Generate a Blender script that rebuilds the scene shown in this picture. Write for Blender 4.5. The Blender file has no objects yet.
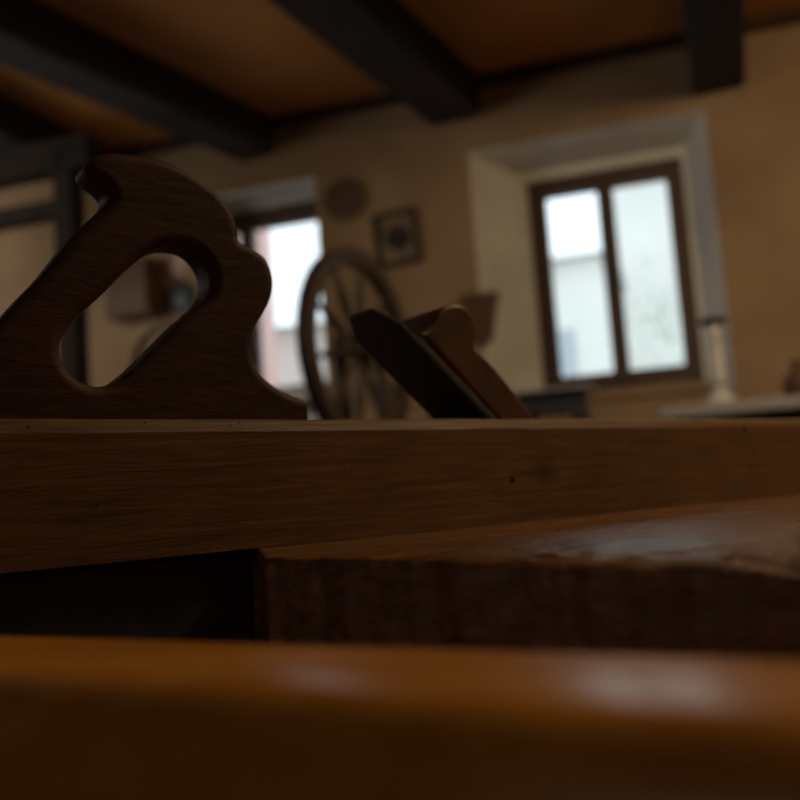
import bpy, bmesh, math, random
from math import sin, cos, pi, radians, atan, sqrt, hypot
from mathutils import Vector, Matrix, noise
random.seed(7)
S = bpy.context.scene
COL = S.collection

# ------------------------------------------------------------------ camera
FPX = 900.0
CAM = Vector((0, 0, 0.87))
RM = Matrix.Rotation(pi/2 + atan(100/900), 3, 'X') @ Matrix.Rotation(radians(-4), 3, 'Z')
cd = bpy.data.cameras.new('camera'); cam = bpy.data.objects.new('camera', cd); COL.objects.link(cam)
cam.matrix_world = Matrix.Translation(CAM) @ RM.to_4x4()
cd.sensor_width = 36; cd.lens = 36*FPX/800; cd.clip_start = 0.01; cd.clip_end = 200
cd.dof.use_dof = True; cd.dof.focus_distance = 0.45; cd.dof.aperture_fstop = 40.5/7.4
S.camera = cam
S.view_settings.view_transform = 'Standard'; S.view_settings.look = 'None'
S.view_settings.gamma = 1; S.view_settings.exposure = 0.0; S.view_settings.use_curve_mapping = False

def hit(x, y, P, n):
    """a point of the place: where the sight line of a photo pixel meets a known plane"""
    d = RM @ Vector(((x-400)/FPX, (400-y)/FPX, -1)); n = Vector(n)
    return CAM + d*((Vector(P)-CAM).dot(n)/d.dot(n))

# ------------------------------------------------------------------ materials
def rgb(r, g, b):
    f = lambda c: (c/255/12.92 if c/255 <= .04045 else ((c/255+.055)/1.055)**2.4)
    return (f(r), f(g), f(b), 1)

def mat_base(name):
    m = bpy.data.materials.new(name); m.use_nodes = True
    nt = m.node_tree; b = nt.nodes['Principled BSDF']
    return m, nt, b

def link(nt, a, b): nt.links.new(a, b)

def wood(name, dark, light, scale=20, stretch=(1, 8, 8), rough=.5, bump=.15, spec=.5, holes=0, coat=0, fibre=.25, rot=(0,0,0), rvar=.15):
    m, nt, b = mat_base(name); N = nt.nodes
    tc = N.new('ShaderNodeTexCoord'); mp = N.new('ShaderNodeMapping')
    mp.inputs['Scale'].default_value = stretch; mp.inputs['Rotation'].default_value = rot
    link(nt, tc.outputs['Object'], mp.inputs['Vector'])
    n1 = N.new('ShaderNodeTexNoise'); n1.inputs['Scale'].default_value = scale; n1.inputs['Detail'].default_value = 8
    n1.inputs['Roughness'].default_value = .65; n1.inputs['Distortion'].default_value = .6
    link(nt, mp.outputs[0], n1.inputs['Vector'])
    n2 = N.new('ShaderNodeTexNoise'); n2.inputs['Scale'].default_value = scale*7; n2.inputs['Detail'].default_value = 4
    link(nt, mp.outputs[0], n2.inputs['Vector'])
    n3 = N.new('ShaderNodeTexNoise'); n3.inputs['Scale'].default_value = scale*.35; n3.inputs['Detail'].default_value = 3
    link(nt, tc.outputs['Object'], n3.inputs['Vector'])
    mx = N.new('ShaderNodeMath'); mx.operation = 'MULTIPLY_ADD'; mx.inputs[1].default_value = fibre
    link(nt, n2.outputs['Fac'], mx.inputs[0]); link(nt, n1.outputs['Fac'], mx.inputs[2])
    m2 = N.new('ShaderNodeMath'); m2.operation = 'MULTIPLY_ADD'; m2.inputs[1].default_value = .35
    link(nt, n3.outputs['Fac'], m2.inputs[0]); link(nt, mx.outputs[0], m2.inputs[2])
    cr = N.new('ShaderNodeValToRGB'); c0 = .5+fibre*.5+.175
    cr.color_ramp.elements[0].position = c0-.22; cr.color_ramp.elements[0].color = dark
    cr.color_ramp.elements[1].position = c0+.2; cr.color_ramp.elements[1].color = light
    link(nt, m2.outputs[0], cr.inputs[0])
    col = cr.outputs[0]
    if holes:
        v = N.new('ShaderNodeTexVoronoi'); v.inputs['Scale'].default_value = holes
        link(nt, tc.outputs['Object'], v.inputs['Vector'])
        lt = N.new('ShaderNodeMath'); lt.operation = 'LESS_THAN'; lt.inputs[1].default_value = .085
        link(nt, v.outputs['Distance'], lt.inputs[0])
        mm = N.new('ShaderNodeMix'); mm.data_type = 'RGBA'
        link(nt, lt.outputs[0], mm.inputs['Factor']); link(nt, col, mm.inputs['A']); mm.inputs['B'].default_value = (.002, .0015, .001, 1)
        col = mm.outputs['Result']
    link(nt, col, b.inputs['Base Color'])
    rr = N.new('ShaderNodeMapRange'); rr.inputs['To Min'].default_value = max(0, rough-rvar); rr.inputs['To Max'].default_value = min(1, rough+rvar)
    link(nt, n1.outputs['Fac'], rr.inputs['Value']); link(nt, rr.outputs[0], b.inputs['Roughness'])
    b.inputs['Specular IOR Level'].default_value = spec
    b.inputs['Coat Weight'].default_value = coat; b.inputs['Coat Roughness'].default_value = .25
    bp = N.new('ShaderNodeBump'); bp.inputs['Strength'].default_value = bump; bp.inputs['Distance'].default_value = .002
    link(nt, mx.outputs[0], bp.inputs['Height']); link(nt, bp.outputs[0], b.inputs['Normal'])
    return m

def spots(m, pts):
    """worm holes and a knot: dark marks at fixed places (x, z, radius, softness) of the wood"""
    nt = m.node_tree; N = nt.nodes; b = N['Principled BSDF']; src = b.inputs['Base Color'].links[0].from_socket
    tc = N.new('ShaderNodeTexCoord'); sx = N.new('ShaderNodeSeparateXYZ'); link(nt, tc.outputs['Object'], sx.inputs[0])
    cm = N.new('ShaderNodeCombineXYZ'); link(nt, sx.outputs['X'], cm.inputs['X']); link(nt, sx.outputs['Z'], cm.inputs['Z'])
    for x, z, rad, soft, dark in pts:
        d = N.new('ShaderNodeVectorMath'); d.operation = 'DISTANCE'; d.inputs[1].default_value = (x, 0, z); link(nt, cm.outputs[0], d.inputs[0])
        mr = N.new('ShaderNodeMapRange'); mr.inputs['From Min'].default_value = rad*(1-soft); mr.inputs['From Max'].default_value = rad
        mr.inputs['To Min'].default_value = dark; mr.inputs['To Max'].default_value = 0; link(nt, d.outputs['Value'], mr.inputs['Value'])
        mm = N.new('ShaderNodeMix'); mm.data_type = 'RGBA'; link(nt, mr.outputs[0], mm.inputs['Factor']); link(nt, src, mm.inputs['A']); mm.inputs['B'].default_value = (.004, .0025, .0015, 1)
        src = mm.outputs['Result']
    link(nt, src, b.inputs['Base Color'])

def plaster(name, c1, c2, scale=2.5, bump=.2, rough=.9):
    m, nt, b = mat_base(name); N = nt.nodes
    tc = N.new('ShaderNodeTexCoord')
    n = N.new('ShaderNodeTexNoise'); n.inputs['Scale'].default_value = scale; n.inputs['Detail'].default_value = 7
    link(nt, tc.outputs['Object'], n.inputs['Vector'])
    cr = N.new('ShaderNodeValToRGB'); cr.color_ramp.elements[0].position = .35; cr.color_ramp.elements[1].position = .68
    cr.color_ramp.elements[0].color = c1; cr.color_ramp.elements[1].color = c2
    link(nt, n.outputs['Fac'], cr.inputs[0]); link(nt, cr.outputs[0], b.inputs['Base Color'])
    b.inputs['Roughness'].default_value = rough; b.inputs['Specular IOR Level'].default_value = .2
    n2 = N.new('ShaderNodeTexNoise'); n2.inputs['Scale'].default_value = scale*10; n2.inputs['Detail'].default_value = 5
    link(nt, tc.outputs['Object'], n2.inputs['Vector'])
    bp = N.new('ShaderNodeBump'); bp.inputs['Strength'].default_value = bump; bp.inputs['Distance'].default_value = .01
    link(nt, n2.outputs['Fac'], bp.inputs['Height']); link(nt, bp.outputs[0], b.inputs['Normal'])
    return m

def plain(name, c, rough=.5, metal=0, spec=.5, var=.25, scale=30):
    m, nt, b = mat_base(name); N = nt.nodes
    tc = N.new('ShaderNodeTexCoord'); n = N.new('ShaderNodeTexNoise'); n.inputs['Scale'].default_value = scale; n.inputs['Detail'].default_value = 6
    link(nt, tc.outputs['Object'], n.inputs['Vector'])
    cr = N.new('ShaderNodeValToRGB'); cr.color_ramp.elements[0].position = .3; cr.color_ramp.elements[1].position = .7
    cr.color_ramp.elements[0].color = tuple(x*(1-var) for x in c[:3])+(1,)
    cr.color_ramp.elements[1].color = tuple(x*(1+var) for x in c[:3])+(1,)
    link(nt, n.outputs['Fac'], cr.inputs[0]); link(nt, cr.outputs[0], b.inputs['Base Color'])
    b.inputs['Roughness'].default_value = rough; b.inputs['Metallic'].default_value = metal; b.inputs['Specular IOR Level'].default_value = spec
    return m

M_BODY = wood('plane_body_wood', rgb(88, 60, 32), rgb(134, 96, 54), 16, (1, 9, 14), .5, .3, .35, holes=32)
M_TOTE = wood('plane_handle_wood', rgb(52, 31, 18), rgb(86, 54, 32), 22, (1.5, 6, 7), .6, .35, .2, holes=26)
M_WEDGE = wood('wedge_wood', rgb(66, 42, 24), rgb(104, 68, 38), 24, (2, 8, 2), .45, .15, .4)
M_IRON = plain('old_blackened_iron', (.026, .030, .034), .5, .35, .5, .5, 60)
M_IRON_EDGE = plain('worn_iron_edge', (.16, .13, .09), .4, .6, .5, .4, 90)
M_SLAB = wood('worn_bench_wood', rgb(72, 46, 22), rgb(150, 102, 50), 14, (1.2, 9, 9), 0.24, 1.0, .9, rot=(0, 0, radians(32)), rvar=.2)
M_BLACK = wood('blackened_wood', rgb(62, 63, 64), rgb(88, 86, 84), 12, (1, 6, 6), .75, .2, .2)
M_RAIL = wood('varnished_rail_wood', rgb(186, 118, 40), rgb(226, 156, 60), 9, (1.5, 7, 7), .27, .04, .5, rot=(0, 0, radians(30)), rvar=.05)
M_BEAM = wood('sooty_beam_wood', rgb(44, 42, 42), rgb(64, 60, 58), 5, (6, 1, 6), .85, .3, .15)
M_LOOM = wood('loom_timber', rgb(30, 26, 23), rgb(46, 40, 35), 6, (6, 6, 1), .95, .3, .05, rvar=.03)
M_TIMBER = wood('dark_timber', rgb(44, 32, 24), rgb(70, 50, 36), 6, (6, 6, 1), .7, .3, .2)
M_FRAME = wood('window_frame_wood', rgb(56, 40, 32), rgb(78, 58, 46), 12, (5, 5, 1), .55, .2, .35)
M_WHEEL = wood('wheel_wood', rgb(44, 34, 27), rgb(68, 52, 41), 14, (4, 4, 4), .6, .1, .3)
M_BROWN = wood('brown_cupboard_wood', rgb(66, 44, 26), rgb(92, 64, 38), 8, (6, 6, 1), .6, .1, .3)
M_WALL = plaster('ochre_plaster', rgb(132, 110, 84), rgb(149, 126, 98))
M_NICHE = plaster('limewashed_plaster', rgb(186, 184, 176), rgb(208, 206, 200))
M_GREYWALL = plaster('pale_plaster', rgb(160, 148, 128), rgb(180, 168, 148))
M_CEIL = plaster('tawny_ceiling_boards', rgb(150, 104, 56), rgb(176, 124, 70), 1.8)
M_FLOOR = wood('floor_boards', rgb(112, 88, 64), rgb(142, 114, 84), 4, (1, 8, 1), .7, .2, .2)
M_STONEWARE = plain('grey_glazed_ceramic', (.42, .42, .42), .35, 0, .5, .1)
M_CLOTH = plain('grey_linen', (.22, .23, .24), .7, 0, .2, .1, 200)
M_SHEEN = plain('painted_table_sheen', (.30, .32, .34), .35, 0, .6, .15)  # sheen of a dark tabletop, put into the base colour
M_FACADE = plaster('pale_render', rgb(225, 225, 220), rgb(240, 240, 236), .5)
M_PINK = plaster('pink_render', rgb(214, 176, 172), rgb(228, 190, 184), .5)
M_OUTGLASS = plain('far_window_glass', (.45, .5, .54), .3)
M_LEAF = plain('shrub_leaves', (.34, .42, .30), .7, 0, .3, .5, 8)
M_STREET = plaster('pale_paving', rgb(190, 188, 182), rgb(206, 204, 198), 1)
M_STRAW = plain('woven_straw', (.085, .055, .032), .8, 0, .2, .3, 40)
M_CARD = plain('framed_print_paper', (.16, .12, .08), .7, 0, .2, .35, 9)
M_DARKPRINT = plain('dark_print_ink', (.02, .017, .015), .6, 0, .3, .3, 40)
M_THREAD = plain('flax_fibre', (.34, .27, .17), .9, 0, .1, .3, 120)

def glass_mat():
    m = bpy.data.materials.new('window_glass'); m.use_nodes = True; nt = m.node_tree; nt.nodes.clear()
    o = nt.nodes.new('ShaderNodeOutputMaterial'); t = nt.nodes.new('ShaderNodeBsdfTransparent'); g = nt.nodes.new('ShaderNodeBsdfGlossy')
    t.inputs[0].default_value = (.93, .96, .96, 1); g.inputs['Roughness'].default_value = .03
    f = nt.nodes.new('ShaderNodeFresnel'); f.inputs['IOR'].default_value = 1.3
    x = nt.nodes.new('ShaderNodeMixShader'); link(nt, f.outputs[0], x.inputs[0]); link(nt, t.outputs[0], x.inputs[1]); link(nt, g.outputs[0], x.inputs[2])
    link(nt, x.outputs[0], o.inputs[0]); return m
M_GLASS = glass_mat()

# ------------------------------------------------------------------ mesh helpers
def obj(name, bm, mat, parent=None, smooth=False, bevel=0, local=False):
    """links ONE mesh object; vertices are given in world space unless local=True"""
    if parent is not None and not local:
        bm.transform(parent.matrix_world.inverted())
    bmesh.ops.recalc_face_normals(bm, faces=bm.faces)
    me = bpy.data.meshes.new(name); bm.to_mesh(me); bm.free()
    o = bpy.data.objects.new(name, me); COL.objects.link(o)
    for m in (mat if isinstance(mat, (list, tuple)) else [mat]): me.materials.append(m)
    if smooth:
        for p in me.polygons: p.use_smooth = True
    if parent is not None: o.parent = parent
    if bevel:
        b = o.modifiers.new('bevel', 'BEVEL'); b.width = bevel; b.segments = 2; b.limit_method = 'ANGLE'; b.angle_limit = radians(40)
    return o

def rooted(name, bm, mat, loc, **k):
    """a top-level single-mesh thing with its origin at loc (vertices in world space)"""
    bm.transform(Matrix.Translation(-Vector(loc)))
    o = obj(name, bm, mat, **k); o.location = loc; return o

def thing(name, label, cat, loc=(0, 0, 0), rz=0, group=None):
    o = bpy.data.objects.new(name, None); COL.objects.link(o); o.empty_display_size = .05
    o.matrix_world = Matrix.Translation(loc) @ Matrix.Rotation(rz, 4, 'Z')
    o['label'] = label; o['category'] = cat
    if group: o['group'] = group
    return o

def tag(o, label, cat, group=None):
    o['label'] = label; o['category'] = cat
    if group: o['group'] = group
    return o

def struct(name, bm, mat, **k):
    o = obj(name, bm, mat, **k); o['kind'] = 'structure'; return o

def hexa(bm, p):
    """p: 8 points, bottom ring then top ring"""
    v = [bm.verts.new(q) for q in p]
    for f in ((0, 1, 2, 3), (4, 5, 6, 7), (0, 1, 5, 4), (1, 2, 6, 5), (2, 3, 7, 6), (3, 0, 4, 7)): bm.faces.new([v[i] for i in f])

def box(bm, x0, x1, y0, y1, z0, z1, M=None):
    p = [Vector(q) for q in ((x0, y0, z0), (x1, y0, z0), (x1, y1, z0), (x0, y1, z0), (x0, y0, z1), (x1, y0, z1), (x1, y1, z1), (x0, y1, z1))]
    if M is not None: p = [M @ q for q in p]
    hexa(bm, p)

def bar(bm, a, b, w, h, up=(0, 0, 1)):
    a, b = Vector(a), Vector(b); d = (b-a).normalized(); s = d.cross(Vector(up)).normalized(); t = s.cross(d)
    p = [q+s*i*w/2+t*j*h/2 for q in (a, b) for i, j in ((-1, -1), (1, -1), (1, 1), (-1, 1))]
    hexa(bm, p)

def frame_of(d):
    d = d.normalized(); r = Vector((0, 0, 1)) if abs(d.z) < .9 else Vector((1, 0, 0))
    s = d.cross(r).normalized(); return s, s.cross(d)

def turned(bm, a, b, prof, n=20):
    """a turned spindle from a to b; prof = [(t, radius), ...]"""
    a, b = Vector(a), Vector(b); s, t = frame_of(b-a); rings = []
    for q, r in prof:
        c = a.lerp(b, q); rings.append([bm.verts.new(c+(s*cos(2*pi*k/n)+t*sin(2*pi*k/n))*max(r, 1e-4)) for k in range(n)])
    for i in range(len(rings)-1):
        for k in range(n): bm.faces.new((rings[i][k], rings[i][(k+1) % n], rings[i+1][(k+1) % n], rings[i+1][k]))
    bm.faces.new(rings[0]); bm.faces.new(rings[-1])

def ring(bm, c, ax, R0, prof, n=64, M=None):
    """a solid of revolution about axis ax through c; prof = closed list of (radius, height)"""
    c = Vector(c); ax = Vector(ax).normalized(); s, t = frame_of(ax); rs = []
    for k in range(n):
        a = 2*pi*k/n; d = s*cos(a)+t*sin(a)
        rs.append([bm.verts.new(c+d*r+ax*h) for r, h in prof])
    m = len(prof)
    for k in range(n):
        for i in range(m): bm.faces.new((rs[k][i], rs[k][(i+1) % m], rs[(k+1) % n][(i+1) % m], rs[(k+1) % n][i]))

def smooth_path(pts, closed=True, sub=6):
    """Catmull-Rom through the points"""
    out = []; n = len(pts)
    rng = range(n) if closed else range(n-1)
    for i in rng:
        g = lambda k: Vector(pts[k % n]) if closed else Vector(pts[min(max(k, 0), n-1)])
        p0, p1, p2, p3 = g(i-1), g(i), g(i+1), g(i+2)
        for j in range(sub):
            t = j/sub
            out.append(.5*((2*p1)+(p2-p0)*t+(2*p0-5*p1+4*p2-p3)*t*t+(3*p1-p0-3*p2+p3)*t**3))
    if not closed: out.append(Vector(pts[-1]))
    return out

def plate(loops, thick, bev, res=4):
    """flat shape with holes, given thickness and rounded edges, as a bmesh; local XY, thickness along local Z"""
    cu = bpy.data.curves.new('tmp', 'CURVE'); cu.dimensions = '2D'; cu.fill_mode = 'BOTH'
    cu.extrude = thick/2-bev; cu.bevel_depth = bev; cu.bevel_resolution = res; cu.offset = -bev
    for lp in loops:
        sp = cu.splines.new('POLY'); sp.points.add(len(lp)-1); sp.use_cyclic_u = True
        for p, q in zip(sp.points, lp): p.co = (q[0], q[1], 0, 1)
    o = bpy.data.objects.new('tmp', cu); COL.objects.link(o)
    dg = bpy.context.evaluated_depsgraph_get(); dg.update()
    me = bpy.data.meshes.new_from_object(o.evaluated_get(dg))
    bm = bmesh.new(); bm.from_mesh(me); bmesh.ops.remove_doubles(bm, verts=bm.verts, dist=1e-6)
    bpy.data.objects.remove(o); bpy.data.curves.remove(cu); bpy.data.meshes.remove(me)
    return bm

NB = bmesh.new

# ------------------------------------------------------------------ the room
YAW = radians(16.7)
W = Vector((cos(YAW), -sin(YAW), 0)); NN = Vector((sin(YAW), cos(YAW), 0)); UP = Vector((0, 0, 1))
def R3(w, n, z): return W*w + NN*n + UP*z       # room coordinates -> world
DN = 4.31; CEIL = 2.955; WL, WR, NF = -4.4, 2.4, -2.2
def onwall(px, py, n=DN):
    h = hit(px, py, NN*n, NN); return h.dot(W), h.z
def rbox(bm, w0, w1, n0, n1, z0, z1): 
    hexa(bm, [R3(a, b, c) for c in (z0, z1) for a, b in ((w0, n0), (w1, n0), (w1, n1), (w0, n1))])

REC = DN+.27; OUT = DN+.42
# niches (outer w0,w1,z0,z1 on the wall face) and windows (frame opening on the recess plane)
o1 = (-.845, .290, .72, 2.585)
a = onwall(533, 191, REC); b = onwall(693, 379, REC)
w1 = (-.60, .115, 1.30, 2.385)
wl, zt = onwall(536, 191, REC); wr, zb = onwall(692, 379, REC)
w1 = (wl-.05, wr+.06, zb-.015, zt+.055)
o2 = (onwall(208, 300)[0], onwall(322, 300)[0], 1.25, 2.60)
l2, t2 = onwall(222, 214, REC); _, b2 = onwall(300, 393, REC)
w2 = (l2, o2[1]+.06, b2, t2)
i1 = (w1[0]-.03, w1[1]+.02, o1[2]+.02, w1[3]+.05)
i2 = (w2[0]-.03, w2[1]+.02, b2-.09, w2[3]+.04)

def rect_minus(bm, outer, holes, n, zcuts=None):
    """rectangular sheet at depth n with rectangular holes (w0,w1,z0,z1)"""
    ws = sorted({outer[0], outer[1]} | {h[i] for h in holes for i in (0, 1)})
    zs = sorted({outer[2], outer[3]} | {h[i] for h in holes for i in (2, 3)})
    for a0, a1 in zip(ws, ws[1:]):
        for c0, c1 in zip(zs, zs[1:]):
            mw, mz = (a0+a1)/2, (c0+c1)/2
            if any(h[0] < mw < h[1] and h[2] < mz < h[3] for h in holes): continue
            bm.faces.new([bm.verts.new(R3(*q)) for q in ((a0, n, c0), (a1, n, c0), (a1, n, c1), (a0, n, c1))])
def tunnel(bm, r0, n0, r1, n1):
    A = [R3(r0[i], n0, r0[j]) for i, j in ((0, 2), (1, 2), (1, 3), (0, 3))]; B = [R3(r1[i], n1, r1[j]) for i, j in ((0, 2), (1, 2), (1, 3), (0, 3))]
    for k in range(4):
        bm.faces.new([bm.verts.new(q) for q in (A[k], A[(k+1) % 4], B[(k+1) % 4], B[k])])

bm = NB(); rect_minus(bm, (WL, WR, 0, CEIL+.1), [o1, o2], DN); rect_minus(bm, (WL, WR, 0, CEIL+.1), [w1, w2], OUT)
tunnel(bm, (WL, WR, 0, CEIL+.1), DN, (WL, WR, 0, CEIL+.1), OUT)
wallb = struct('wall_back', bm, M_WALL)
bm = NB()
for o_, i_, w_ in ((o1, i1, w1), (o2, i2, w2)):
    tunnel(bm, o_, DN, i_, REC); rect_minus(bm, i_, [w_, (i_[0], i_[1], i_[2], w_[2]-.045)], REC); tunnel(bm, w_, REC, w_, OUT)
bmesh.ops.remove_doubles(bm, verts=bm.verts, dist=1e-5)
niche = obj('niche_lining', bm, M_NICHE, wallb)
def wallbox(name, a, m):
    bm = NB(); rbox(bm, *a); return struct(name, bm, m)
bm = NB()
for i_, w_ in ((i1, w1), (i2, w2)):
    if w_[2]-.045 > i_[2]: rect_minus(bm, (i_[0], i_[1], i_[2], w_[2]-.045), [], REC)
obj('parapet', bm, M_WALL, wallb)
wallbox('wall_left', (WL-.15, WL, NF, DN, 0, CEIL+.1), M_GREYWALL)
wallbox('wall_right', (WR, WR+.15, NF, DN, 0, CEIL+.1), M_WALL)
wallbox('wall_front', (WL, WR, NF-.15, NF, 0, CEIL+.1), M_WALL)
wallbox('floor', (WL-.15, WR+.15, NF-.15, OUT, -.1, 0), M_FLOOR)
wallbox('ceiling', (WL-.15, WR+.15, NF-.15, OUT, CEIL, CEIL+.1), M_CEIL)
# dark wall plate where ceiling meets wall
bm = NB(); rbox(bm, WL, WR, DN-.05, DN+.01, CEIL-.05, CEIL+.02); struct('trim_1', bm, M_TIMBER)

# ceiling beams
def beam(p, q, zb, wd, hmul=1.0, label=''):
    A = hit(*p, (0, 0, zb), UP); B = hit(*q, (0, 0, zb), UP); d = (B-A).normalized(); d.z = 0
    s = Vector((d.y, -d.x, 0))
    te = (DN+.02-B.dot(NN))/d.dot(NN); ts = (NF+.02-B.dot(NN))/d.dot(NN)
    E0, E1 = B+d*ts, B+d*te
    # keep inside the side wall on the left
    if E0.dot(W) < WL+.05:
        k = (WL+.05-B.dot(W))/d.dot(W); E0 = B+d*k
    bm = NB(); n = 26
    rows = []
    for i in range(n+1):
        c = E0.lerp(E1, i/n); L = (E1-E0).length*i/n
        o = [noise.noise(Vector((L*1.3, k*7+zb*3, A.x)))*.012 for k in range(4)]
        rows.append([bm.verts.new(x) for x in (c+s*o[0]+UP*o[1], c+s*(wd+o[2])+UP*o[3], c+s*(wd+o[2])+UP*(CEIL-zb+.01), c+s*o[0]+UP*(CEIL-zb+.01))])
    for i in range(n):
        for k in range(4): bm.faces.new((rows[i][k], rows[i][(k+1) % 4], rows[i+1][(k+1) % 4], rows[i+1][k]))
    bm.faces.new(rows[0]); bm.faces.new(rows[-1])
    return rooted('ceiling_beam', bm, M_BEAM, E1, bevel=.012)
tag(beam((0, 65), (240, 163), 2.757, .235), 'dark sooty ceiling beam running into the wall above the left window', 'beam', 'ceiling beams')
tag(beam((265, 0), (430, 126), 2.755, .27), 'dark ceiling beam between the two windows, ending left of the pale niche', 'beam', 'ceiling beams')
tag(beam((680, 0), (692, 96), 2.655, .235), 'dark ceiling beam ending above the right side of the bright window', 'beam', 'ceiling beams')
tag(beam((-60, 128), (55, 178), 2.757, .20), 'dark ceiling beam in the far left corner above the timber frame', 'beam', 'ceiling beams')

# ------------------------------------------------------------------ windows
def window(name, r, nm, splits, handle=True):
    """r = frame opening; splits = glass rectangles"""
    bm = NB(); n0, n1 = REC+.03, REC+.09
    rect_minus(bm, r, splits, n0); rect_minus(bm, r, splits, n1)
    tunnel(bm, r, n0, r, n1)
    for s in splits: tunnel(bm, s, n0, s, n1)
    bmesh.ops.remove_doubles(bm, verts=bm.verts, dist=1e-5)
    root = struct(name, bm, M_FRAME)
    for s in splits:
        b2 = NB(); rbox(b2, s[0]-.006, s[1]+.006, REC+.055, REC+.06, s[2]-.006, s[3]+.006); obj('pane', b2, M_GLASS, root)
    mid = (splits[0][1]+splits[1][0])/2
    b3 = NB(); rbox(b3, mid-.036, mid+.036, REC+.012, REC+.035, r[2]+.04, r[3]-.04); obj('meeting_rail', b3, M_FRAME, root, bevel=.004)
    b4 = NB(); zc = (r[2]+r[3])/2; rbox(b4, mid-.008, mid+.008, REC-.012, REC+.014, zc-.05, zc+.05); obj('window_latch', b4, M_IRON, root, bevel=.003)
    return root
pl0, ptop = onwall(545, 197, REC+.03); pl1, pbot = onwall(611, 372, REC+.03)
pr0, ptop2 = onwall(612, 185, REC+.03); pr1, pbot2 = onwall(685, 363, REC+.03)
mL = onwall(596, 189, REC+.03)[0]
window('window_1', w1, REC, [(pl0, mL, pbot, ptop), (pr0, pr1, pbot, ptop)])
q0, qt = onwall(252, 229, REC+.03); qm = onwall(240, 229, REC+.03)[0]
window('window_2', w2, REC, [(w2[0]+.04, qm, w2[2]+.05, qt), (q0, w2[1]-.03, w2[2]+.05, qt)])
# sills
bm = NB(); rbox(bm, w1[0]-.02, w1[1]+.02, REC-.03, REC+.03, w1[2]-.045, w1[2]-.005); struct('trim_2', bm, M_WALL)
bm = NB(); rbox(bm, o2[0]+.005, o2[1]-.005, DN+.0, REC+.03, b2-.065, b2-.02); struct('trim_3', bm, M_NICHE)

# ------------------------------------------------------------------ outdoors seen through the panes
bm = NB(); rbox(bm, -30, 30, OUT+.3, 40, -.6, -.5); struct('ground', bm, M_STREET)
def far_house(w0, w1_, n0, h, mat, label, wins, rise=.3):
    t = thing('house', label, 'house', R3((w0+w1_)/2, n0, -.5))
    b = NB(); rbox(b, w0, w1_, n0, n0+3, -.5, h); obj('wall', b, mat, t)
    b = NB(); hexa(b, [R3(w0-.3, n0-.3, h), R3(w1_+.3, n0-.3, h), R3(w1_+.3, n0+3.3, h), R3(w0-.3, n0+3.3, h), R3(w0+.4, n0+1.2, h+rise), R3(w1_-.4, n0+1.2, h+rise), R3(w1_-.4, n0+1.8, h+rise), R3(w0+.4, n0+1.8, h+rise)]); obj('roof', b, M_STREET, t)
    for (a0, z0, ww, hh) in wins:
        b = NB(); rbox(b, a0, a0+ww, n0-.03, n0+.05, z0, z0+hh); obj('window', b, M_OUTGLASS, t)
hm = hit(606, 300, NN*20, NN).dot(W); hz = hit(565, 243, NN*15, NN).z
far_house(hm, 4.6, 20, 11, M_FACADE, 'tall pale rendered house outside the right window', [])
far_house(-3.4, hit(603, 300, NN*15, NN).dot(W), 15, hz-.3, M_FACADE, 'lower pale rendered house outside the right window, left of the tall one', [(-1.9, 2.7, .5, .8)])
far_house(-13, hit(274, 300, NN*16, NN).dot(W), 13, 8.5, M_PINK, 'pink rendered house outside the left window', [])
far_house(-10.5, -4.6, 19, 5.0, M_FACADE, 'low pale house outside the left window beside the pink one', [])
# a shrub outside
t = thing('shrub', 'small green shrub outside the right window pane', 'shrub', R3(.1, 10, -.5))
b = NB(); turned(b, R3(.1, 10, -.5), R3(.1, 10, 2.0), [(0, .05), (1, .03)], 10); obj('trunk', b, M_TIMBER, t)
b = NB()
for k in range(70):
    c = R3(.1+random.gauss(0, .22), 10+random.gauss(0, .2), 2.55+random.gauss(0, .25)); r = .05
    d1 = Vector((random.uniform(-1, 1), random.uniform(-1, 1), random.uniform(-1, 1))).normalized(); d2 = d1.orthogonal().normalized()
    b.faces.new([b.verts.new(q) for q in (c-d1*r, c-d2*r*.5, c+d1*r, c+d2*r*.5)])
obj('foliage', b, M_LEAF, t)

# ------------------------------------------------------------------ the jointer plane (local: x along the plane, y away, z up)
BT = 0.85
U = Vector((.787, .617, 0)); V = Vector((-.617, .787, 0)); G0 = Vector((-.18, .406, BT))
AP = math.atan2(.617, .787)
plane = thing('jointer_plane', 'long wooden jointer plane with a closed handle, resting on the worn bench top', 'hand plane', G0, AP)
PI_ = plane.matrix_world.inverted()
def onplane(px, py, v):
    """photo pixel -> (u, z) on the lengthwise plane at distance v behind the near face"""
    q = PI_ @ hit(px, py, G0+V*v, V); return (q.x, q.z)
BH = .0695; BW = .082
# body with chamfered top edges
bm = NB(); prof = [(0, 0), (BW, 0), (BW, BH-.007), (BW-.004, BH-.001), (BW-.007, BH), (.0045, BH), (.0022, BH-.0015), (0, BH-.0070)]
nx = 90; X0, X1 = -.11, .90; rows = []
for i in range(nx+1):
    x = X0+(X1-X0)*i/nx; row = []
    for k, (y, z) in enumerate(prof):
        e = .0005*noise.noise(Vector((x*22, k*3.1, 0))) if z > .01 else 0
        row.append(bm.verts.new((x, y+e, z+e)))
    rows.append(row)
m = len(prof)
for i in range(nx):
    for k in range(m): bm.faces.new((rows[i][k], rows[i][(k+1) % m], rows[i+1][(k+1) % m], rows[i+1][k]))
bm.faces.new(rows[0]); bm.faces.new(rows[-1])
obj('body', bm, M_BODY, plane, local=True, smooth=False)
spots(M_BODY, [onplane(px, py, 0)+(rr, .35, .95) for px, py, rr in ((29, 427, .0011), (146, 422, .0009), (231, 425.5, .0012), (241, 423, .0010), (352, 470, .0008), (96, 505, .0009), (610, 455, .0012))]
      +[onplane(545, 470, 0)+(.014, 1, .6)])
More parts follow.
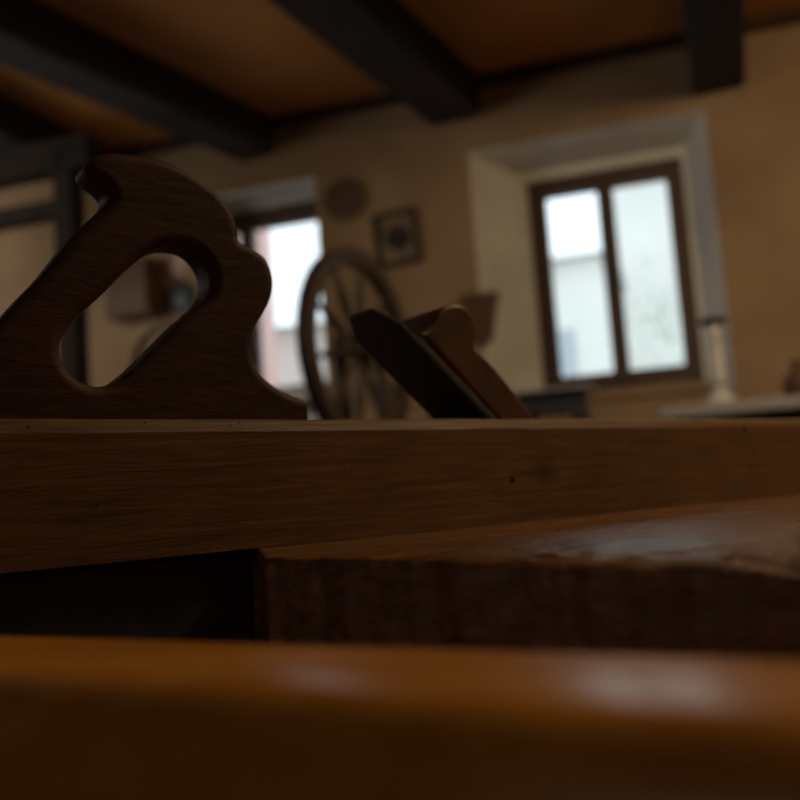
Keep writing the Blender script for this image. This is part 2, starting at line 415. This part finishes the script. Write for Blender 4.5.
# handle
TH = .026; TV = BW/2-TH/2
outer_px = [(312, 424), (311, 403), (308, 399), (291, 392), (274, 382), (262, 370), (256, 357), (255, 344), (258, 329),
 (266, 314), (274, 298), (276.5, 283), (274, 268), (268, 256), (258, 248), (249, 243), (242, 239), (241, 230), (238, 218),
 (232, 205), (222, 193), (209, 182), (193, 171), (174, 161), (151, 154), (128, 151), (112, 150), (100, 153), (91, 159), (88, 167), (95, 176),
 (106, 185), (112, 194), (107, 204), (94, 216), (76, 233), (60, 253), (44, 273), (20, 298), (-10, 331), (-46, 368), (-62, 402), (-64, 424)]
hole_px = [(151, 251), (165, 245), (180, 244), (195, 248), (206, 258), (212, 270), (213.5, 284), (208, 297), (196, 309), (181, 322), (163, 340),
 (147, 356), (131, 371), (117, 381), (104, 385), (92, 384), (79, 378), (68, 367), (63, 353), (64, 339), (71, 327), (82, 314), (103, 295), (129, 269)]
o2d = [onplane(x, y, TV) for x, y in outer_px]; h2d = [onplane(x, y, TV) for x, y in hole_px]
# sharp corners at the foot: keep them as they are, smooth the rest
def clean(path, zmin): return [Vector((p.x, max(p.y, zmin), 0)) for p in path]
zf = BH-.014
body_part = smooth_path([Vector((a_, b_, 0)) for a_, b_ in o2d[1:-1]], closed=False, sub=5)
outl = [Vector((o2d[0][0], zf, 0))]+body_part+[Vector((o2d[-1][0], zf, 0))]
outl = [p for p in outl if p.y >= zf-1e-6]
holel = smooth_path([Vector((a_, b_, 0)) for a_, b_ in h2d], closed=True, sub=5)
bm = plate([outl, holel], TH, .0065, 5)
bm.transform(Matrix.Translation((0, TV+TH/2, 0)) @ Matrix.Rotation(pi/2, 4, 'X'))
hd = obj('handle', bm, M_TOTE, plane, local=True, smooth=True)
for p in hd.data.polygons: p.use_smooth = abs(p.normal.y) < .995
# iron
IV0, IW = .012, .050
ca = Vector((onplane(403, 323, IV0)[0], 0, onplane(403, 323, IV0)[1])); cb = Vector((onplane(493, 418, IV0)[0], 0, onplane(493, 418, IV0)[1]))
ia = (ca-cb).normalized(); inn = Vector((ia.z, 0, -ia.x))                    # along the iron, and its front normal
if inn.x < 0: inn = -inn
tl = (ca-cb).length
base = cb - ia*.045
def ironpt(t, v, d): return base+ia*(t+.045)+Vector((0, v, 0))+inn*d
sh = [(-.045, IV0), (tl, IV0), (tl+.0185, IV0+.013), (tl+.0185, IV0+IW-.013), (tl, IV0+IW), (-.045, IV0+IW)]
bm = NB(); A = [bm.verts.new(ironpt(t, v, -.0035)) for t, v in sh]; B = [bm.verts.new(ironpt(t, v, 0)) for t, v in sh]
bm.faces.new(A); bm.faces.new(B)
for k in range(6): bm.faces.new((A[k], A[(k+1) % 6], B[(k+1) % 6], B[k]))
iron = obj('cutting_iron', bm, M_IRON, plane, local=True, bevel=.0006)
bm = NB(); sh2 = [(-.04, IV0+.001), (tl-.016, IV0+.001), (tl-.010, IV0+.008), (tl-.010, IV0+IW-.008), (tl-.016, IV0+IW-.001), (-.04, IV0+IW-.001)]
A = [bm.verts.new(ironpt(t, v, .0002)) for t, v in sh2]; B = [bm.verts.new(ironpt(t, v, .0030)) for t, v in sh2]
bm.faces.new(A); bm.faces.new(B)
for k in range(6): bm.faces.new((A[k], A[(k+1) % 6], B[(k+1) % 6], B[k]))
obj('cap_iron', bm, M_IRON_EDGE, plane, local=True, bevel=.0004)
# wedge
WV0, WW = .014, .046
wp = [(421, 333), (427, 330), (433, 324), (438, 314), (444, 307), (453, 304), (461, 304.5), (468, 309), (474, 317), (477, 327), (477, 337), (475, 347),
      (480, 352), (494, 366), (508, 383), (522, 400), (536, 419)]
w2d = [onplane(x, y, WV0) for x, y in wp]
path = smooth_path([Vector((a_, b_, 0)) for a_, b_ in w2d], closed=False, sub=4)
tip = base+ia*.02+inn*.0045; f0 = ca+inn*.0045-ia*.012
low = Vector((w2d[-1][0]+.002, BH-.012, 0))
back0 = ironpt(-.03, 0, .0035); back1 = ironpt(tl-.0135, 0, .0035)
outw = [p for p in path if True]
# keep the outline in front of the cap iron
def infront(p):
    q = Vector((p.x, 0, p.y))-base; d = q.dot(inn)
    if d < .0036: q += inn*(.0036-d)
    q += base; return Vector((q.x, q.z, 0))
outw = [infront(p) for p in outw]+[Vector((low.x+.004, low.y, 0)), Vector((back0.x, back0.z, 0))]
bm = plate([outw], WW, .0028, 3)
bm.transform(Matrix.Translation((0, WV0+WW/2, 0)) @ Matrix.Rotation(pi/2, 4, 'X'))
wg = obj('wedge', bm, M_WEDGE, plane, local=True, smooth=True)
for p in wg.data.polygons: p.use_smooth = abs(p.normal.y) < .995

# ------------------------------------------------------------------ workbench with its worn top
bench = thing('workbench', 'heavy old workbench with a cracked worn top, under the wooden plane', 'workbench', (.45, .8, 0))
PA, PD = Vector((-.063, .394, 0)), Vector((.33, .142, 0))
PB = G0+U*.128+V*.004; PB.z = 0
PC = G0+U*.128+V*.50; PC.z = 0
PF = Vector((.75, 1.50, 0)); PE = Vector((1.15, .72, 0))
ns, nt_ = 260, 60
def left(t):
    k = .16
    return PA.lerp(PB, t/k) if t < k else PB.lerp(PC, (t-k)/(1-k))
fr = (PD-PA).normalized(); fin = Vector((-fr.y, fr.x, 0))
if fin.y < 0: fin = -fin
def topz(p, s):
    L = (p-PA).dot(fr); w = max(0, (p-PA).dot(fin))
    Lc = max(0, L)
    sag = min(.0085, .016*Lc+.10*Lc**2)
    q_ = max(0, 1-w/.058); z = -sag*(q_*q_*(1+.55*(1-q_)) if q_ < 1 else 1)
    z -= (.0008+.0022*min(1, Lc*8))*math.exp(-max(w, 0)/.004)                                        # worn, rounded arris
    q = Vector((L*9, w*60, 0)); amp = math.exp(-(w/.07)**2)*min(1, .15+Lc*6)
    z += amp*(0.0015*noise.fractal(q, 1, 2, 5)+.0008*noise.noise(Vector((L*60, w*260, 3))))
    cr = noise.noise(Vector((L*5+3, w*95, 9)))
    if abs(cr) < .07: z -= amp*.0012*(1-abs(cr)/.07)
    return z
bm = NB(); G = []
for i in range(ns+1):
    s = i/ns; row = []
    for j in range(nt_+1):
        t = (j/nt_)**2.4
        F0 = PA.lerp(PD, s); F1 = PC.lerp(PF, s); L0 = left(t); L1 = PD.lerp(PE, min(1, t*1.6)).lerp(PF, max(0, (t*1.6-1)/.6)) if t*1.6 > 1 else PD.lerp(PE, t*1.6)
        p = F0.lerp(F1, t)+L0.lerp(L1, s)-(PA.lerp(PD, s).lerp(PC.lerp(PF, s), t) if True else 0)
        lin = PA.lerp(PC, t).lerp(PD.lerp(PF, t), s)
        p = F0.lerp(F1, t)+L0.lerp(L1, s)-lin
        p.z = BT+min(topz(p, s), -.0003)
        jit = .0022*noise.fractal(Vector((s*26, 0, 5)), 1, 2, 4)*math.exp(-t*60)
        row.append(bm.verts.new(p+fin*jit))
    G.append(row)
for i in range(ns):
    for j in range(nt_): bm.faces.new((G[i][j], G[i+1][j], G[i+1][j+1], G[i][j+1]))
loop = [G[i][0] for i in range(ns+1)]+[G[ns][j] for j in range(1, nt_+1)]+[G[i][nt_] for i in range(ns-1, -1, -1)]+[G[0][j] for j in range(nt_-1, 0, -1)]
lev = [loop]
for k, f in enumerate((.12, .3, .6, 1.0)):
    lev.append([bm.verts.new(Vector((v.co.x, v.co.y, v.co.z*(1-f)+(BT-.085)*f))+fin*.0014*noise.fractal(Vector((v.co.x*22, v.co.y*22, f*9)), 1, 2, 3)) for v in loop])
for a_, b_ in zip(lev, lev[1:]):
    for k in range(len(loop)): bm.faces.new((a_[k], a_[(k+1) % len(loop)], b_[(k+1) % len(loop)], b_[k]))
bm.faces.new(lev[-1])
# round the near left corner a little
obj('bench_top', bm, M_SLAB, bench, smooth=True)
# dark end block that carries the heel of the plane
bm = NB(); MB = Matrix.Translation((G0.x, G0.y, 0)) @ Matrix.Rotation(AP, 4, 'Z')
box(bm, -.60, .1265, .010, .50, BT-.12, BT-.0004, MB); obj('end_block', bm, M_BLACK, bench, bevel=.003)
bm = NB(); box(bm, -.56, .86, .05, .46, BT-.24, BT-.12, MB); obj('bench_apron', bm, M_BLACK, bench)
for x, y in ((-.50, .09), (-.50, .42), (.80, .09), (.80, .42)):
    bm = NB(); box(bm, x-.045, x+.045, y-.04, y+.04, 0, BT-.24, MB); obj('leg', bm, M_BLACK, bench, bevel=.004)

# ------------------------------------------------------------------ rounded rail in front
RT = .832
Pa = hit(30, 637, (0, 0, RT), UP); Pb = hit(800, 661, (0, 0, RT), UP)
rd = (Pb-Pa).normalized(); rn = Vector((rd.y, -rd.x, 0))
if rn.y > 0: rn = -rn                                                        # towards the viewer
low_bench = thing('low_bench', 'smooth varnished orange-brown bench with a rounded edge, nearest the viewer', 'bench', (Pa.x+rn.x*.04, Pa.y+rn.y*.04, 0))
AY, AZ = .076, .0080                                                          # crowned top: rises gently to its apex, then rolls over
prof = [(.001, RT-.055), (.0005, RT-.004)]
for k in range(15): q = k/14; prof.append((AY*q, RT+AZ*(1-(1-q)**2)))
FR, FZ = .017, .045
for k in range(1, 15): a_ = pi/2*k/14; prof.append((AY+FR*sin(a_), RT+AZ-FZ+FZ*cos(a_)))
prof.append((AY+FR, RT-.055))
n = 60; Lr = .62; bm = NB(); rows = []
for i in range(n+1):
    x = -.028+Lr*(i/n)
    e = max(0, 1-(x+.028)/.018); sq = e*e*.014
    rows.append([bm.verts.new(Pa+rd*x+rn*(y*(1-.25*e*e)+.004*e*e)+Vector((0, 0, z-RT-sq*(1 if z > RT-.05 else .2)))) for y, z in prof])
m = len(prof)
for i in range(n):
    for k in range(m): bm.faces.new((rows[i][k], rows[i][(k+1) % m], rows[i+1][(k+1) % m], rows[i+1][k]))
bm.faces.new(rows[0]); bm.faces.new(rows[-1])
obj('seat_board', bm, M_RAIL, low_bench, smooth=True)
for x in (.03, .52):
    c = Pa+rd*x+rn*.031; bm = NB(); turned(bm, (c.x, c.y, 0), (c.x, c.y, RT-.054), [(0, .018), (1, .022)], 16); obj('leg', bm, M_RAIL, low_bench, smooth=True)

# ------------------------------------------------------------------ spinning wheel on a table in the middle distance
HC = hit(360, 350, (0, 2.75, 0), (0, 1, 0))
ang = radians(30)                                                              # wheel plane against the sight line
sd = Vector((HC.x, HC.y, 0)).normalized(); side = Vector((sd.y, -sd.x, 0))
wd = (sd*cos(ang)+side*sin(ang)).normalized()                                  # horizontal direction in the wheel plane
wax = Vector((wd.y, -wd.x, 0))                                                 # axle
TZ = HC.z-.46
Rw = .318
sw = thing('spinning_wheel', 'dark wooden spinning wheel with spokes, standing before the left window', 'spinning wheel', (HC.x, HC.y, TZ))
bm = NB(); ring(bm, HC, wax, Rw, [(Rw, -.02), (Rw, .02), (Rw-.012, .024), (Rw-.050, .018), (Rw-.050, -.018), (Rw-.012, -.024)], 72)
obj('wheel_rim', bm, M_WHEEL, sw, smooth=False)
bm = NB(); turned(bm, HC-wax*.045, HC+wax*.045, [(0, .018), (.2, .03), (.35, .038), (.65, .038), (.8, .03), (1, .018)]); obj('hub', bm, M_WHEEL, sw, smooth=True)
for k in range(10):
    a_ = 2*pi*k/10+.18; d = wd*cos(a_)+UP*sin(a_); bm = NB()
    turned(bm, HC+d*.03, HC+d*(Rw-.03), [(0, .009), (.1, .012), (.2, .008), (.35, .014), (.5, .017), (.65, .012), (.8, .008), (.9, .011), (1, .009)], 12); obj('spoke', bm, M_WHEEL, sw, smooth=True)
for s_ in (-1, 1):
    bm = NB(); c = HC+wax*s_*.075; turned(bm, (c.x, c.y, TZ+.115), (c.x, c.y, HC.z+.06), [(0, .022), (.1, .03), (.2, .018), (.4, .030), (.55, .026), (.7, .017), (.85, .028), (.95, .02), (1, .012)], 16); obj('upright_post', bm, M_WHEEL, sw, smooth=True)
bm = NB(); turned(bm, HC-wax*.095, HC+wax*.095, [(0, .008), (1, .008)], 10); obj('axle', bm, M_IRON, sw)
c = Vector((HC.x, HC.y, 0)); bm = NB(); bar(bm, c-wd*.18+UP*(TZ+.10), c+wd*.40+UP*(TZ+.14), .20, .03); obj('stock', bm, M_WHEEL, sw, bevel=.005)
for dx, dy in ((-.14, -.06), (-.14, .06), (.34, 0)):
    bm = NB(); a_ = c+wd*dx+wax*dy; b_ = c+wd*dx*1.15+wax*dy*1.8; turned(bm, a_+UP*(TZ+.10), b_+UP*(TZ+.006), [(0, .014), (.5, .022), (1, .012)], 12); obj('leg', bm, M_WHEEL, sw, smooth=True)
for k_ in (-.055, .055):
    bm = NB(); p = c+wd*.36+wax*k_; turned(bm, p+UP*(TZ+.135), p+UP*(TZ+.38), [(0, .012), (.3, .018), (.6, .011), (.9, .016), (1, .006)], 12); obj('flyer_post', bm, M_WHEEL, sw, smooth=True)
bm = NB(); p = c+wd*.36+UP*(TZ+.32); turned(bm, p-wax*.075, p+wax*.075, [(0, .006), (.2, .006), (.22, .022), (.3, .012), (.7, .012), (.78, .022), (.8, .006), (1, .006)], 14); obj('bobbin', bm, M_THREAD, sw, smooth=True)
def table(label, c, rz, lx, ly, h, mt, ml, th=.035, leg=.03):
    t = thing('table', label, 'table', (c[0], c[1], 0), rz); Mx = t.matrix_world.copy()
    b = NB(); box(b, -lx/2, lx/2, -ly/2, ly/2, h-th, h, Mx); obj('tabletop', b, mt, t, bevel=.006)
    b = NB(); box(b, -lx/2+.05, lx/2-.05, -ly/2+.05, ly/2-.05, h-th-.08, h-th, Mx); obj('table_apron', b, ml, t)
    for i in (-1, 1):
        for j in (-1, 1):
            b = NB(); x, y = i*(lx/2-.07), j*(ly/2-.07); box(b, x-leg, x+leg, y-leg, y+leg, 0, h-th-.08, Mx); obj('leg', b, ml, t)
    return t
table('low wooden table under the spinning wheel', (HC.x+wd.x*.08, HC.y+wd.y*.08), math.atan2(wd.y, wd.x), .95, .45, TZ, M_TIMBER, M_TIMBER)

# small dark table with its sheen painted as a pale top colour, below the bright window
c = hit(552, 392, NN*3.75, NN)
ct = hit(552, 389, NN*3.60, NN)
t = table('small dark side table with its sheen painted pale grey on top, standing below the bright window', (c.x, c.y), -YAW, .36, .34, c.z, M_SHEEN, M_IRON, .012)
# long pale table at the right
c = hit(760, 407, NN*3.3, NN)
t = table('long table with a pale grey top at the right wall', (c.x, c.y), -YAW, .66, .5, c.z+.01, M_CLOTH, M_TIMBER, .04)
tz = c.z+.01
c = hit(722, 404, NN*3.28, NN)
st = thing('candlestick', 'slim pale grey candlestick with a flared foot on the long table', 'candlestick', (c.x, c.y, tz))
bm = NB(); turned(bm, (c.x, c.y, tz), (c.x, c.y, tz+.07), [(0, .062), (.1, .062), (.3, .045), (.7, .026), (1, .02)], 24); obj('foot', bm, M_STONEWARE, st, smooth=True)
bm = NB(); turned(bm, (c.x, c.y, tz+.07), (c.x, c.y, tz+.28), [(0, .02), (.1, .03), (.2, .022), (.6, .026), (.85, .018), (1, .03)], 24); obj('stem', bm, M_STONEWARE, st, smooth=True)
bm = NB(); turned(bm, (c.x, c.y, tz+.28), (c.x, c.y, tz+.31), [(0, .03), (.4, .042), (1, .046)], 24); obj('drip_cup', bm, M_IRON, st, smooth=True)
# dark jug on the long table at the very edge of the frame
c = hit(806, 403, NN*3.25, NN)
st = thing('jug', 'brown jug at the right end of the long table', 'jug', (c.x, c.y, tz))
bm = NB(); turned(bm, (c.x, c.y, tz), (c.x, c.y, tz+.13), [(0, .045), (.15, .062), (.4, .07), (.65, .055), (.8, .034), (.93, .034), (1, .04)], 28); obj('jug_body', bm, M_BROWN, st, smooth=True)
bm = NB(); pts = smooth_path([Vector((c.x, c.y, tz))+W*.05+UP*.07, Vector((c.x, c.y, tz))+W*.095+UP*.085, Vector((c.x, c.y, tz))+W*.085+UP*.118, Vector((c.x, c.y, tz))+W*.036+UP*.118], closed=False, sub=4)
for p_, q_ in zip(pts, pts[1:]): turned(bm, p_, q_, [(0, .008), (1, .008)], 8)
obj('jug_handle', bm, M_BROWN, st, smooth=True)

# ------------------------------------------------------------------ things on the walls
# round woven mat
w_, z_ = onwall(346, 200); p = R3(w_, DN, z_)
bm = NB(); turned(bm, p-NN*.0, p-NN*.03, [(0, .10), (.5, .112), (1, .112)], 40)
tag(rooted('straw_mat', bm, M_STRAW, p), 'round woven straw mat hung on the wall above the spinning wheel', 'mat')
# framed picture, tilted
w_, z_ = onwall(398, 239); pc = R3(w_, DN, z_); rt = Matrix.Rotation(radians(-3), 4, NN)
pic = thing('picture_frame', 'small brown framed picture with a dark round motif, beside the straw mat', 'picture', pc)
def tilt(a_, n_, z2): return pc + (rt @ (W*a_+UP*z2)) - NN*n_
def tb(bm, a0, a1, n0, n1, z0, z1): hexa(bm, [tilt(x, y, z) for z in (z0, z1) for x, y in ((a0, n0), (a1, n0), (a1, n1), (a0, n1))])
hw, hh = .115, .145
for a_ in ((-hw, hw, hh-.025, hh), (-hw, hw, -hh, -hh+.025), (-hw, -hw+.025, -hh+.025, hh-.025), (hw-.025, hw, -hh+.025, hh-.025)):
    bm = NB(); tb(bm, a_[0], a_[1], .0, .028, a_[2], a_[3]); obj('frame_rail', bm, M_TIMBER, pic, bevel=.003)
bm = NB(); tb(bm, -hw+.02, hw-.02, .004, .012, -hh+.02, hh-.02); obj('picture_sheet', bm, M_CARD, pic)
bm = NB(); turned(bm, pc-NN*.012+UP*.0+W*.005, pc-NN*.02+W*.005, [(0, .062), (1, .062)], 32); obj('dark_motif', bm, M_DARKPRINT, pic)
# tapered wooden box on the wall left of the niche
w_, z_ = onwall(483, 318); sb_ = thing('salt_box', 'small tapered brown wooden box hung at the left edge of the pale niche', 'box', R3(w_, DN, z_-.12))
bm = NB(); y0, y1 = DN-.10, DN-.002
hexa(bm, [R3(w_-.045, y0+.03, z_-.12), R3(w_+.045, y0+.03, z_-.12), R3(w_+.045, y1, z_-.12), R3(w_-.045, y1, z_-.12),
          R3(w_-.085, y0, z_+.09), R3(w_+.085, y0, z_+.09), R3(w_+.085, y1, z_+.09), R3(w_-.085, y1, z_+.09)]); obj('box_body', bm, M_BROWN, sb_, bevel=.004)
bm = NB(); hexa(bm, [R3(w_+a_, n_, z_+h_) for h_ in (.09, .102) for a_, n_ in ((-.095, y0-.01), (.095, y0-.01), (.095, y1), (-.095, y1))]); obj('lid', bm, M_BROWN, sb_)

# cupboard, jar and hoop seen through the handle
def wallthing(px, py): w0, z0 = onwall(px, py); return w0, z0
a0, zt0 = onwall(121, 268); a1, zb0 = onwall(166, 318)
cup = thing('cupboard', 'small brown wall cupboard seen through the handle opening of the plane', 'cupboard', R3((a0+a1)/2, DN, zb0))
bm = NB(); rbox(bm, a0, a1, DN-.15, DN-.001, zb0, zt0); obj('cupboard_body', bm, M_BROWN, cup, bevel=.006)
bm = NB(); rbox(bm, a0+.015, a1-.015, DN-.168, DN-.15, zb0+.02, zt0-.02); d_ = obj('door', bm, M_BROWN, cup, bevel=.004)
bm = NB(); k_ = R3(a1-.04, DN-.168, (zb0+zt0)/2); turned(bm, k_, k_-NN*.02, [(0, .006), (.5, .012), (1, .009)], 12); obj('knob', bm, M_IRON, d_, smooth=True)
w_, z_ = onwall(182, 297); p = R3(w_, DN-.001, z_)
bm = NB(); turned(bm, p, p-NN*.035, [(0, .085), (.6, .085), (.8, .07), (1, .02)], 32)
tag(rooted('wall_pan', bm, M_IRON, p), 'dark round pan hung on the wall just right of the brown cupboard', 'pan')
w_, z_ = onwall(178, 264); p = R3(w_, DN-.001, z_)
bm = NB(); turned(bm, p, p-NN*.02, [(0, .06), (.5, .07), (.8, .06), (1, .045)], 32)
tag(rooted('wall_plate', bm, plain('rosy_ceramic', (.42, .28, .22), .4), p), 'small rosy plate hung on the wall above the dark pan', 'plate')
w_, z_ = onwall(172, 366); p = R3(w_, DN-.02, z_)
bm = NB(); ring(bm, p, NN, .24, [(.24, -.018), (.24, .018), (.222, .018), (.222, -.018)], 64)
tag(rooted('wooden_hoop', bm, M_BROWN, p), 'thin wooden hoop on the wall below the brown cupboard', 'hoop')

# timber frame (loom) in the left background
LN = 3.35
def onl(px, py): h = hit(px, py, NN*LN, NN); return h.dot(W), h.z
loom = thing('loom_frame', 'tall dark timber loom frame with cross rails at the far left', 'loom', R3(onl(72, 300)[0], LN, 0))
pw = onl(72, 300)[0]; ptopz = 2.55
bm = NB(); rbox(bm, pw-.048, pw+.048, LN-.05, LN+.05, 0, ptopz); obj('post', bm, M_LOOM, loom, bevel=.006)
bm = NB(); rbox(bm, pw-1.1, pw-1.0, LN-.05, LN+.05, 0, ptopz); obj('post', bm, M_LOOM, loom, bevel=.006)
zr = onl(30, 215)[1]; bm = NB(); rbox(bm, pw-1.0, pw-.048, LN-.035, LN+.035, zr-.042, zr+.042); obj('cross_rail', bm, M_LOOM, loom, bevel=.005)
zr = onl(60, 158)[1]; bm = NB(); rbox(bm, pw-1.2, pw+.14, LN-.05, LN+.05, zr-.075, zr+.075); obj('top_rail', bm, M_LOOM, loom, bevel=.005)
bm = NB(); rbox(bm, pw-1.0, pw-.048, LN-.035, LN+.035, .38, .48); obj('cross_rail', bm, M_LOOM, loom, bevel=.005)

# ------------------------------------------------------------------ light
wd_ = bpy.data.worlds.new('overcast'); S.world = wd_; wd_.use_nodes = True
bg = wd_.node_tree.nodes['Background']; bg.inputs[0].default_value = (.86, .94, 1, 1); bg.inputs[1].default_value = 1.75
def area(name, loc, target, size, size_y, power, col):
    l = bpy.data.lights.new(name, 'AREA'); l.shape = 'RECTANGLE'; l.size = size; l.size_y = size_y; l.energy = power; l.color = col
    o = bpy.data.objects.new(name, l); COL.objects.link(o); o.location = loc
    o.rotation_euler = (Vector(target)-Vector(loc)).to_track_quat('-Z', 'Y').to_euler(); return o
# daylight through the windows (portals only guide sampling)
for r in (w1, w2):
    c = R3((r[0]+r[1])/2, OUT+.01, (r[2]+r[3])/2); p = area('window_portal', c, c-NN, r[1]-r[0], r[3]-r[2], 1, (1, 1, 1)); p.data.cycles.is_portal = True
# warm lamp of the room on the right, then two added fill lights out of view
area('ceiling_lamp', R3(1.1, 1.5, 2.62), R3(.9, 3.2, 0), .5, .5, 41, (1, .72, .42))
area('side_wall_wash', R3(-4.0, 2.1, 2.0), R3(-2.5, 4.3, 1.4), 1.1, 1.1, 30, (1, .95, .89))  # added light that washes the left of the back wall, no window here
area('rear_fill', R3(-.8, -2.1, 1.9), R3(0, 2, 1.2), 1.4, 1.2, 2.2, (1, .92, .82))  # added weak fill that lifts the dark near surfaces, no window behind
